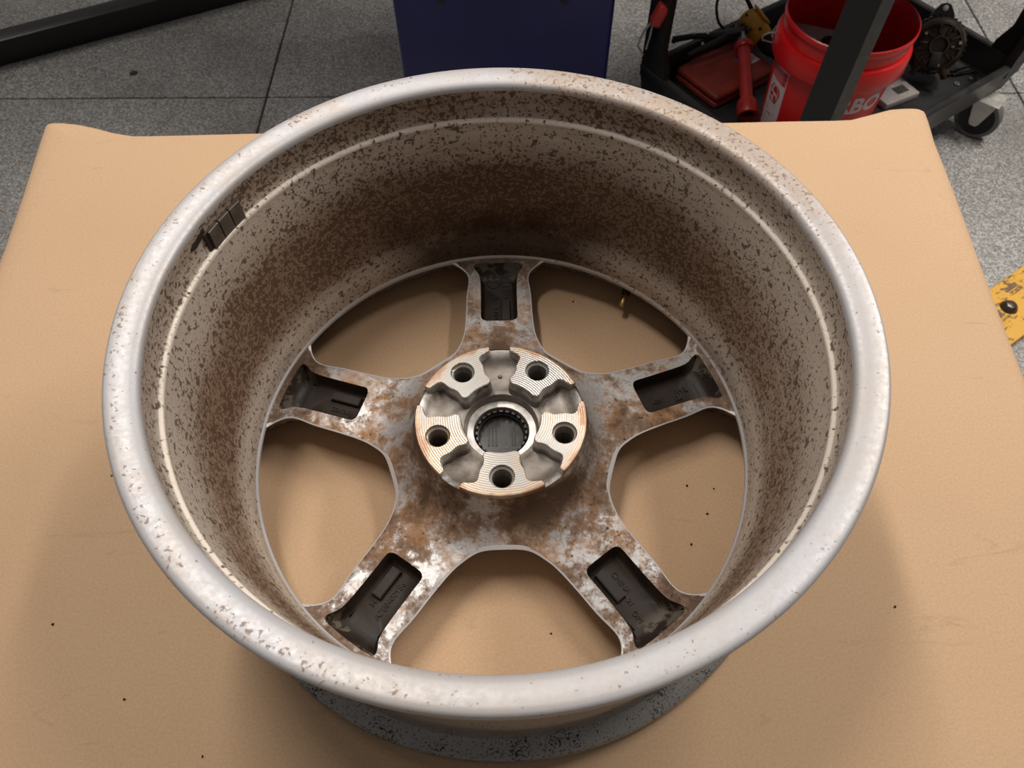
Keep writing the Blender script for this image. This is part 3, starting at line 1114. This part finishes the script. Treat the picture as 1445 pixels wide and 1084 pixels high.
obj('lower_tray', tray_bm(-0.712, TZ, RZ), M_trayplastic, cart_t, 30)
obj('upper_tray', tray_bm(-0.105, -0.085, 0.01), M_trayplastic, cart_t, 30)
POST = []
for (u0, u1, v0, v1) in ((0.006, 0.052, 0.536, 0.609), (0.002, 0.048, 0.002, 0.075), (CL - 0.048, CL - 0.002, 0.536, 0.609), (CL - 0.048, CL - 0.002, 0.002, 0.075)):
    bm = bmesh.new()
    du = 0.012 if u0 < 0.1 else -0.012
    dv = 0.014 if v0 > 0.1 else -0.014

    def sec(z, g):
        # L shaped post open to the inside of the cart
        a, b = (u0, u1) if u0 < 0.1 else (u1, u0)
        c, d = (v1, v0) if v0 > 0.1 else (v0, v1)
        a2 = a + (b - a) * 0.42
        c2 = c + (d - c) * 0.35
        b_ = b + (b - a) * g
        d_ = d + (d - c) * g
        return [cl(a, c, z), cl(b_, c, z), cl(b_, c2, z), cl(a2, c2, z), cl(a2, d_, z), cl(a, d_, z)]
    loft_into(bm, [sec(-0.655, 0.35), sec(-0.600, 0.30), sec(-0.545, 0.0), sec(-0.16, 0.0), sec(-0.10, 0.3)])
    POST.append(obj('post', bm, M_blackplastic, cart_t, 25))


def caster(u, v, ang):
    root = bpy.data.objects.new('caster', None)
    C.objects.link(root)
    root.parent = cart_t
    root.location = cl(u, v, FZ)
    root.rotation_euler = (0, 0, ang)
    rx = Matrix.Translation((0.0, 0, 0.063)) @ Matrix.Rotation(PI / 2, 4, 'X')
    bm = bmesh.new()
    lathe_into(bm, [(0.050, -0.0170), (0.060, -0.0165), (0.063, -0.011), (0.063, 0.011), (0.060, 0.0165), (0.050, 0.0170)], 40, axis=rx)
    obj('tyre', bm, plain('grey_tread', (0.115, 0.110, 0.105), 0.5), root)
    bm = bmesh.new()
    lathe_into(bm, [(0.0, -0.010), (0.040, -0.010), (0.0515, -0.0168), (0.0515, 0.0168), (0.040, 0.010), (0.0, 0.010)], 40, axis=rx)
    weld(bm)
    obj('wheel_disc', bm, M_rubber, root)
    bm = bmesh.new()
    for s in (-1, 1):
        pts = [(-0.014, 0.052), (-0.008, 0.044), (0.008, 0.044), (0.014, 0.052), (0.034, 0.126), (-0.034, 0.126)]
        loft_into(bm, [[(x, s * 0.0215, z) for x, z in pts], [(x, s * 0.0245, z) for x, z in pts]])
    box_into(bm, (0.0, 0, 0.1265), (0.080, 0.070, 0.003), bev=0.001, seg=1)
    obj('bracket', bm, M_zinc, root)
    return root


caster(0.822, 0.606, R(105))
caster(0.09, 0.50, R(70))
caster(0.09, 0.09, R(20))
caster(0.80, 0.09, R(-30))

# ================================================================== RED BUCKET
bk = cart(0.236, 0.430, TZ)
bucket = thing('bucket', 'open red plastic bucket with white print standing in the cart behind its front post', 'bucket', tuple(bk))
BH = 0.350
bw = lambda z: 0.128 + (0.146 - 0.128) * z / 0.30          # outer wall radius
bp_ = [(0.0, 0.0), (0.120, 0.0), (0.128, 0.006), (bw(0.246), 0.246), (0.157, 0.248), (0.1600, 0.253), (0.1590, 0.290), (0.1555, 0.300), (0.1475, 0.301), (0.1475, 0.330),
       (0.1520, 0.334), (0.1535, 0.341), (0.1525, 0.348), (0.1500, 0.350), (0.1475, 0.347), (0.1440, 0.300), (bw(0.25) - 0.004, 0.25), (0.1240, 0.006), (0.0, 0.006)]
bm = bmesh.new()
lathe_into(bm, bp_, 96)
weld(bm)
obj('body', bm, M_red, bucket, 40)


def on_bucket(bm, az, zc, dr=0.0008):
    """wrap a flat xy drawing around the bucket wall: x = arc length, y = height"""
    for v in bm.verts:
        x, y, d = v.co
        z = zc + y
        rr = bw(z) + dr + d
        a = az + x / rr
        v.co = Vector((rr * math.cos(a), rr * math.sin(a), z))
    return bm


def poly_grid(x0, x1, y0, y1, n=10):
    bm = bmesh.new()
    bmesh.ops.create_grid(bm, x_segments=n, y_segments=2, size=0.5)
    for v in bm.verts:
        v.co = Vector((x0 + (v.co.x + 0.5) * (x1 - x0), y0 + (v.co.y + 0.5) * (y1 - y0), 0))
    return bm


AZL = R(192)      # label azimuth
lab = obj('label', on_bucket(poly_grid(-0.036, 0.036, -0.100, 0.085), AZL, 0.150, 0.0006), M_white, bucket)
lab['label'] = 'white printed panel with red emblem'
obj('label_band', on_bucket(poly_grid(-0.034, 0.034, 0.045, 0.082), AZL, 0.150, 0.0010), M_pink, lab)
for (x0, x1, y0, y1) in ((0.021, 0.033, 0.071, 0.080), (0.021, 0.033, 0.059, 0.068), (0.021, 0.031, 0.047, 0.056), (-0.033, -0.024, 0.071, 0.080), (-0.033, -0.024, 0.060, 0.068)):
    bm = bmesh.new()
    bm.faces.new([bm.verts.new((x, y, 0)) for x, y in ((x0, y0), (x1, y0), (x1, y1), (x0, y1))])
    obj('band_mark', on_bucket(bm, AZL, 0.150, 0.0014), M_redprint, lab)
bm = bmesh.new()
for i in range(16):      # ring of the emblem
    a, b = 2 * PI * i / 16 + 0.4, 2 * PI * (i + 1) / 16 + 0.4
    r0, r1 = 0.0175, 0.0205 + (0.003 if i % 3 == 0 else 0)
    if i in (2, 3):
        continue
    bm.faces.new([bm.verts.new((r * math.cos(t), 1.25 * r * math.sin(t), 0)) for r, t in ((r0, a), (r1, a), (r1, b), (r0, b))])
for poly in ([(-0.010, 0.006), (-0.003, 0.020), (0.004, 0.021), (0.013, 0.010), (0.014, -0.002), (0.006, 0.004), (-0.002, 0.002)],
             [(-0.014, -0.004), (-0.006, -0.001), (-0.003, -0.007), (-0.009, -0.014), (-0.015, -0.010)],
             [(0.001, -0.004), (0.011, -0.006), (0.012, -0.014), (0.004, -0.020), (0.000, -0.012)]):
    bm.faces.new([bm.verts.new((x, y, 0)) for x, y in poly])
obj('emblem', on_bucket(bm, AZL, 0.160, 0.0014), M_redprint, lab)
bm = bmesh.new()
for i in range(6):
    y = -0.045 - i * 0.009
    w = 0.010 + 0.016 * random.random()
    bm.faces.new([bm.verts.new((x, yy, 0)) for x, yy in ((-w, y), (w, y), (w, y + 0.004), (-w, y + 0.004))])
obj('small_print', on_bucket(bm, AZL, 0.150, 0.0012), M_pink, lab)
bmt = text_bm('RBO', 0.060, 0.0003, 0.0022, 3)
bmesh.ops.subdivide_edges(bmt, edges=[e for e in bmt.edges if e.calc_length() > 0.012], cuts=2)
o = obj('lettering', on_bucket(bmt, R(285), 0.197, 0.0006), M_white, bucket, 0)
o['label'] = 'white printed capital letters'
# wire handle with its hook through the collar
bm = bmesh.new()
hp = []
for k in range(25):
    t = PI * k / 24
    a = R(168)
    ax = Vector((math.cos(a), math.sin(a), 0))
    pr = Vector((math.cos(a + PI / 2), math.sin(a + PI / 2), 0)) * -1.0
    hp.append(ax * (0.163 * math.cos(t)) + (pr * -0.06 + Vector((0, 0, -0.170))) * math.sin(t) * 0.0 + Vector((0, 0, 0.272)) + pr * (0.167 * math.sin(t)) + Vector((0, 0, -0.030 * math.sin(t))))
tube_into(bm, hp, 0.0019, 8)
ax = Vector((math.cos(R(168)), math.sin(R(168)), 0))
tube_into(bm, [ax * 0.150 + Vector((0, 0, 0.285)), ax * 0.175 + Vector((0, 0, 0.281)), ax * 0.186 + Vector((0, 0, 0.272)), ax * 0.185 + Vector((0, 0, 0.262)), ax * 0.163 + Vector((0, 0, 0.258)), ax * 0.143 + Vector((0, 0, 0.256))], 0.0021, 8)
obj('wire_handle', bm, M_steel, bucket)

# a milky tub lying in the bucket
tub = thing('plastic_tub', 'milky white plastic tub lying inside the red bucket', 'container', (bk.x - 0.035, bk.y + 0.035, TZ + 0.0075), R(-22))
bm = bmesh.new()
box_into(bm, (0, 0, 0.125), (0.140, 0.090, 0.250), bev=0.010)
obj('body', bm, M_clear, tub)
bm = bmesh.new()
box_into(bm, (0, 0, 0.253), (0.148, 0.098, 0.006), bev=0.002)
obj('lid', bm, M_clear, tub)
bm = bmesh.new()
lathe_into(bm, [(0.0, 0.2600), (0.026, 0.2600), (0.028, 0.2560)], 32, axis=Matrix.Translation((0.025, -0.012, 0)))
weld(bm)
obj('dark_disc', bm, M_grease, tub)


# ================================================================== CART CONTENTS
# red blow-moulded tool case
cp = cart(0.220, 0.128, TZ)
case = thing('tool_case', 'grimy red plastic tool case lying flat at the left end of the cart', 'case', tuple(cp), CA)
bm = bmesh.new()
box_into(bm, (0, 0, 0.011), (0.235, 0.170, 0.022), bev=0.009, seg=3)
obj('bottom_shell', bm, M_redcase, case)
bm = bmesh.new()
box_into(bm, (0, 0, 0.0325), (0.235, 0.170, 0.0225), bev=0.0105, seg=3)
for yy in (-0.04, 0.0, 0.04):
    box_into(bm, (0.0, yy, 0.0430), (0.16, 0.010, 0.003), bev=0.001, seg=1)
lidc = obj('lid', bm, M_redcase, case)
bm = bmesh.new()
tube_into(bm, [(-0.045, 0.083, 0.021), (-0.040, 0.102, 0.021), (0.040, 0.102, 0.021), (0.045, 0.083, 0.021)], 0.008, 8)
obj('handle', bm, M_redcase, case)
bm = bmesh.new()
box_into(bm, (0.070, -0.010, 0.0440), (0.060, 0.040, 0.0016))
st = obj('sticker', bm, M_white, lidc, 0)
bm = bmesh.new()
box_into(bm, (0.044, -0.010, 0.0444), (0.014, 0.042, 0.0016))
obj('sticker_band', bm, M_blueprint, st, 0)

# red tube torch lying over the case
tp0, tp1 = Vector((0.684, 1.348, -0.661)), Vector((0.697, 1.578, -0.588))
td = (tp1 - tp0).normalized()
TL = (tp1 - tp0).length
tm = td.to_track_quat('Z', 'Y').to_matrix().to_4x4()
torch = thing('red_tube_tool', 'long red tube-shaped tool with flanged ends leaning on the red case', 'tool', tuple(tp0))
bm = bmesh.new()
lathe_into(bm, [(0.0, 0.020), (0.0175, 0.020), (0.0175, TL - 0.02), (0.0, TL - 0.02)], 28, axis=tm)
weld(bm)
obj('tube', bm, M_redtool, torch)
bm = bmesh.new()
lathe_into(bm, [(0.0180, 0.0), (0.0270, 0.0), (0.0285, 0.004), (0.0285, 0.034), (0.0250, 0.044), (0.0170, 0.046), (0.0170, 0.014), (0.0180, 0.010)], 32, closed=True, axis=tm)
obj('end_cup', bm, M_redtool, torch)
bm = bmesh.new()
lathe_into(bm, [(0.0, 0.006), (0.010, 0.004), (0.0185, 0.011)], 20, axis=tm)
weld(bm)
obj('dark_core', bm, M_grease, torch)
bm = bmesh.new()
lathe_into(bm, [(0.0, TL - 0.03), (0.024, TL - 0.03), (0.026, TL - 0.026), (0.026, TL - 0.016), (0.022, TL - 0.010), (0.012, TL - 0.008), (0.0, TL - 0.008)], 28, axis=tm)
weld(bm)
obj('collar', bm, M_redtool, torch)
bm = bmesh.new()
lathe_into(bm, [(0.0, TL - 0.008), (0.008, TL - 0.008), (0.008, TL + 0.012), (0.005, TL + 0.016), (0.005, TL + 0.026), (0.0, TL + 0.026)], 16, axis=tm)
weld(bm)
obj('air_fitting', bm, M_steel, torch)

# black clamp pliers on the far rim of the tray
g0 = cart(0.17, 0.045, -0.612)
pl = thing('black_pliers', 'black locking pliers lying across the far edge of the cart tray', 'pliers', tuple(g0))
P = lambda u, v, z: cart(u - 0.035, v - 0.012, z) - g0
bm = bmesh.new()
tube_into(bm, [P(0.155, 0.012, -0.600), P(0.16, 0.005, -0.598), P(0.21, 0.030, -0.594), P(0.27, 0.070, -0.592), P(0.30, 0.085, -0.594)][::1], [0.007, 0.009, 0.008, 0.009, 0.010], 10)
obj('handle', bm, M_rubber, pl)
bm = bmesh.new()
tube_into(bm, [P(0.155, 0.075, -0.608), P(0.19, 0.078, -0.604), P(0.235, 0.085, -0.598), P(0.285, 0.086, -0.594)], [0.006, 0.008, 0.010, 0.011], 10)
obj('handle', bm, M_rubber, pl)
bm = bmesh.new()
box_into(bm, (0, 0, 0), (0.060, 0.030, 0.018), Matrix.Translation(P(0.310, 0.085, -0.592)) @ Matrix.Rotation(CA - 0.3, 4, 'Z'), 0.004)
tube_into(bm, [P(0.325, 0.085, -0.592), P(0.345, 0.070, -0.589), P(0.368, 0.072, -0.592)], [0.009, 0.008, 0.004], 8)
tube_into(bm, [P(0.325, 0.088, -0.592), P(0.345, 0.104, -0.589), P(0.368, 0.100, -0.592)], [0.009, 0.008, 0.004], 8)
obj('jaws', bm, M_blacksteel, pl)
for (u, v) in ((0.212, 0.030), (0.245, 0.052), (0.200, 0.079)):
    bm = bmesh.new()
    bmesh.ops.create_uvsphere(bm, u_segments=10, v_segments=6, radius=0.0052, matrix=Matrix.Translation(P(u, v, -0.5875)))
    obj('rivet', bm, M_steel, pl)

# black cable loop
h0 = cart(0.30, 0.01, RZ)
cab = thing('black_cable', 'black cable looping up over the far rim of the cart tray', 'cable', tuple(h0))
bm = bmesh.new()
Q = lambda u, v, z: cart(u, v, z) - h0
cpts = [Q(0.31, 0.06, -0.640), Q(0.29, 0.03, -0.610), Q(0.275, 0.010, -0.585), Q(0.283, -0.015, -0.545), Q(0.315, -0.020, -0.520), Q(0.345, -0.010, -0.520), Q(0.375, 0.012, -0.555), Q(0.40, 0.03, -0.600), Q(0.415, 0.05, -0.650)]
cs = []
for i in range(len(cpts) - 1):
    for j in range(5):
        t = j / 5
        g = lambda k: cpts[min(max(k, 0), len(cpts) - 1)]
        a, b, c_, d = g(i - 1), g(i), g(i + 1), g(i + 2)
        cs.append(0.5 * (2 * b + (c_ - a) * t + (2 * a - 5 * b + 4 * c_ - d) * t * t + (3 * b - a - 3 * c_ + d) * t ** 3))
cs.append(cpts[-1])
tube_into(bm, cs, [0.0042 + 0.004 * max(0, (i - 22) / 18) for i in range(len(cs))], 8)
obj('cord', bm, M_rubber, cab)

# yellow cordless driver
da, db = Vector((0.735, 1.719, -0.603)), Vector((0.806, 1.580, -0.641))
d0 = da + (db - da).normalized() * 0.072
drill = thing('cordless_driver', 'yellow and black cordless impact driver lying in the cart left of the bucket', 'drill', tuple(d0))
DR = drill
bm = bmesh.new()
ax_ = (db - da).normalized()
uz_ = cu * 0.62 + Vector((0, 0, 0.78))
uz_ = (uz_ - ax_ * uz_.dot(ax_)).normalized()
uy_ = uz_.cross(ax_)
hm = Matrix(((ax_.x, uy_.x, uz_.x, 0), (ax_.y, uy_.y, uz_.y, 0), (ax_.z, uy_.z, uz_.z, 0), (0, 0, 0, 1)))
mx = hm @ Matrix.Rotation(R(90), 4, 'Y')
lathe_into(bm, [(0.0, -0.075), (0.018, -0.074), (0.030, -0.066), (0.033, -0.045), (0.032, 0.0), (0.030, 0.020), (0.026, 0.026), (0.0, 0.026)], 28, axis=mx)
weld(bm)
obj('motor_housing', bm, M_yellow, DR)
bm = bmesh.new()
lathe_into(bm, [(0.0, 0.024), (0.024, 0.024), (0.0235, 0.055), (0.017, 0.075), (0.012, 0.080), (0.012, 0.098), (0.0, 0.098)], 24, axis=mx)
weld(bm)
obj('nose', bm, M_rubber, DR)
bm = bmesh.new()
loft_into(bm, [[tuple(hm @ Vector((x * s - 0.030 + dx, y * s, z))) for x, y in ((-0.020, -0.014), (-0.008, -0.017), (0.010, -0.017), (0.020, -0.012), (0.020, 0.012), (0.010, 0.017), (-0.008, 0.017), (-0.020, 0.014))]
               for (z, s, dx) in ((-0.015, 1.15, 0), (-0.035, 1.0, 0.002), (-0.046, 0.95, -0.002), (-0.050, 1.0, -0.003))])
obj('handle', bm, M_yellow, DR)
bm = bmesh.new()
box_into(bm, (-0.018, 0, -0.053), (0.050, 0.040, 0.008), hm, 0.004)
obj('battery', bm, M_rubber, DR)
bm = bmesh.new()
for k in range(5):
    box_into(bm, (-0.058 + k * 0.010, 0, 0.0325), (0.004, 0.030, 0.006), hm, 0.001, 1)
box_into(bm, (-0.038, 0, 0.036), (0.062, 0.034, 0.006), hm, 0.002, 1)
obj('vent_ribs', bm, M_yellow, DR)
for (x, z) in ((-0.055, 0.006), (-0.030, -0.014), (0.006, 0.012)):
    bm = bmesh.new()
    mt = hm @ Matrix.Translation((x, -0.0315, z)) @ Matrix.Rotation(PI / 2, 4, 'X')
    lathe_into(bm, [(0.0, 0.0012), (0.0042, 0.0012), (0.0046, -0.006)], 12, axis=mt)
    weld(bm)
    obj('screw', bm, M_rubber, DR)

# greasy alternator
a0 = cart(0.700, 0.440, TZ)
alt = thing('alternator', 'greasy dark brown alternator with mounting ear sitting in the cart right of the bucket', 'engine part', tuple(a0))
# axis tips toward the camera and up
axd = Vector((-0.30, -0.80, 0.52)).normalized()
am = Matrix.Translation((0, 0, 0.098)) @ axd.to_track_quat('Z', 'Y').to_matrix().to_4x4()
bm = bmesh.new()
lathe_into(bm, [(0.0, -0.055), (0.050, -0.055), (0.066, -0.046), (0.070, -0.034), (0.070, 0.020), (0.062, 0.034), (0.050, 0.040), (0.0, 0.040)], 40, axis=am)
weld(bm)
obj('casing', bm, M_grease, alt)
bm = bmesh.new()
lathe_into(bm, [(0.066, -0.020), (0.074, -0.018), (0.074, 0.004), (0.066, 0.006)], 40, axis=am)
for k in range(36):
    a = 2 * PI * k / 36
    box_into(bm, (0, 0, 0), (0.006, 0.005, 0.030), am @ Matrix.Rotation(a, 4, 'Z') @ Matrix.Translation((0.0735, 0, -0.008)))
obj('stator_fins', bm, M_grease, alt)
bm = bmesh.new()
for k in range(10):
    a = 2 * PI * k / 10
    box_into(bm, (0, 0, 0), (0.026, 0.008, 0.010), am @ Matrix.Rotation(a, 4, 'Z') @ Matrix.Translation((0.042, 0, 0.041)), 0.002, 1)
lathe_into(bm, [(0.018, 0.038), (0.020, 0.052), (0.026, 0.052), (0.028, 0.038)], 28, axis=am)
lathe_into(bm, [(0.052, 0.036), (0.054, 0.046), (0.060, 0.044), (0.062, 0.030)], 32, axis=am)
obj('end_frame', bm, M_grease, alt)
for k in range(8):
    bm = bmesh.new()
    a = 2 * PI * k / 8 + 0.3
    mt = am @ Matrix.Rotation(a, 4, 'Z') @ Matrix.Translation((0.050, 0, 0.042))
    lathe_into(bm, [(0.0, 0.010), (0.004, 0.010), (0.0052, 0.007), (0.0052, 0.0)], 6, axis=mt)
    weld(bm)
    obj('bolt', bm, M_grease if k % 3 else M_steel, alt)
bm = bmesh.new()
up_ = Vector((0.12, 0.5, 0.85))
def toward(vec):      # angle about the alternator's axis that points along vec
    q = am.to_3x3()
    return math.atan2(vec.dot(q.col[1]), vec.dot(q.col[0]))
em = am @ Matrix.Rotation(toward(up_), 4, 'Z')
ear = [(0.050, -0.040), (0.085, -0.026), (0.104, -0.012), (0.108, 0.0), (0.104, 0.012), (0.085, 0.026), (0.050, 0.040)]
loft_into(bm, [[tuple(em @ Vector((x, y, z))) for x, y in ear] for z in (-0.046, -0.030)])
ear_o = obj('mounting_ear', bm, M_blacksteel, alt)
bm = bmesh.new()
lathe_into(bm, [(0.0, -0.0292), (0.006, -0.0292), (0.0075, -0.0298)], 16, axis=em @ Matrix.Translation((0.094, 0, 0)))
weld(bm)
obj('ear_bush', bm, M_zinc, ear_o)
bm = bmesh.new()
for a in (toward(-up_) - 0.5, toward(-up_) + 0.5):
    b2 = am @ Matrix.Rotation(a, 4, 'Z')
    tube_into(bm, [b2 @ Vector((0.048, 0, 0.02)), b2 @ Vector((0.074, 0, 0.026)), b2 @ Vector((0.092, 0, 0.022))], [0.014, 0.010, 0.008], 10)
obj('foot_lugs', bm, M_grease, alt)
bm = bmesh.new()
mt = am @ Matrix.Rotation(toward(-up_), 4, 'Z') @ Matrix.Translation((0.036, 0, 0.044))
box_into(bm, (0, 0, 0), (0.040, 0.026, 0.020), mt, 0.003)
obj('connector_block', bm, M_rubber, alt)

# flat clear parts box
b0 = cart(0.560, 0.452, TZ)
pb = thing('parts_box', 'flat milky parts box lying in the cart right behind the bucket', 'box', tuple(b0), CA - R(8))
bm = bmesh.new()
box_into(bm, (0, 0, 0.010), (0.120, 0.085, 0.020), bev=0.003)
obj('body', bm, M_clear, pb)
bm = bmesh.new()
box_into(bm, (0.018, -0.008, 0.0205), (0.040, 0.028, 0.0016))
obj('grey_label', bm, M_lead, pb, 0)
bm = bmesh.new()
box_into(bm, (0.0, 0.03, 0.034), (0.045, 0.022, 0.026), bev=0.003)
o = obj('cork_block', bm, plain('tan_block', (0.30, 0.17, 0.08), 0.6), None)
o.location = tuple(cart(0.590, 0.385, TZ - 0.021))
o.rotation_euler = (0, 0, CA)
tag(o, 'small tan block lying between the parts box and the alternator', 'block')

# drill bits, washer and nuts
for i, (u, v, a, ln) in enumerate(((0.800, 0.498, 0.06, 0.080), (0.812, 0.510, -0.02, 0.080), (0.820, 0.488, 0.16, 0.070))):
    bm = bmesh.new()
    n = 18
    lathe_into(bm, [(0.0, -ln / 2), (0.0040, -ln / 2), (0.0040, -ln / 6), (0.0032, -ln / 6 + 0.002)] + [(0.0032 - 0.0007 * (k % 2), -ln / 6 + 0.004 + (ln * 0.62) * k / n) for k in range(n)] + [(0.0, ln / 2 + 0.002)], 10,
               axis=Matrix.Rotation(PI / 2, 4, 'Y'))
    weld(bm)
    o = obj('drill_bit', bm, plain('dark_tool_steel', (0.05, 0.045, 0.04), 0.3, 0.8))
    o.location = tuple(cart(u, v, TZ + 0.0042))
    o.rotation_euler = (0, 0, CA + a - 0.36)
    tag(o, ('dark drill bit lying nearest the alternator in the cart', 'dark drill bit lying between two others in the cart', 'dark drill bit lying nearest the right corner of the cart')[i], 'drill bit', 'drill bits in the cart tray')
for i, (u, v, r1, lab_) in enumerate(((0.756, 0.526, 0.0075, 'bright round washer lying alone on the tray of the cart'), (0.806, 0.535, 0.006, 'steel nut lying beside the drill bits, nearer the bucket'),
                                      (0.822, 0.550, 0.006, 'steel nut lying beside the front rim of the cart'))):
    bm = bmesh.new()
    lathe_into(bm, [(r1 * 0.45, 0.0), (r1, 0.0), (r1, 0.004 if i == 0 else 0.006), (r1 * 0.45, 0.004 if i == 0 else 0.006)], 24 if i == 0 else 6, closed=True)
    o = obj('washer' if i == 0 else 'nut', bm, M_steel)
    o.location = tuple(cart(u, v, TZ))
    tag(o, lab_, 'washer' if i == 0 else 'nut')

# red clip with steel prongs hanging on the cart's left post
k0 = cart(-0.016, 0.035, -0.50)
rc = thing('red_clip', 'red plastic clip with steel prongs hanging on the left post of the cart', 'clip', tuple(k0))
bm = bmesh.new()
box_into(bm, (0, 0, 0.050), (0.030, 0.034, 0.060), Matrix.Rotation(R(20), 4, 'Y'), 0.008, 3)
obj('grip', bm, M_redtool, rc)
bm = bmesh.new()
tube_into(bm, [(0.0, 0, 0.03), (-0.020, -0.006, 0.0), (-0.030, -0.010, -0.035), (-0.012, -0.012, -0.060)], 0.003, 8)
tube_into(bm, [(0.004, 0.0, 0.03), (0.0, -0.006, -0.010), (-0.006, -0.010, -0.045)], 0.003, 8)
obj('prongs', bm, M_steel, rc)
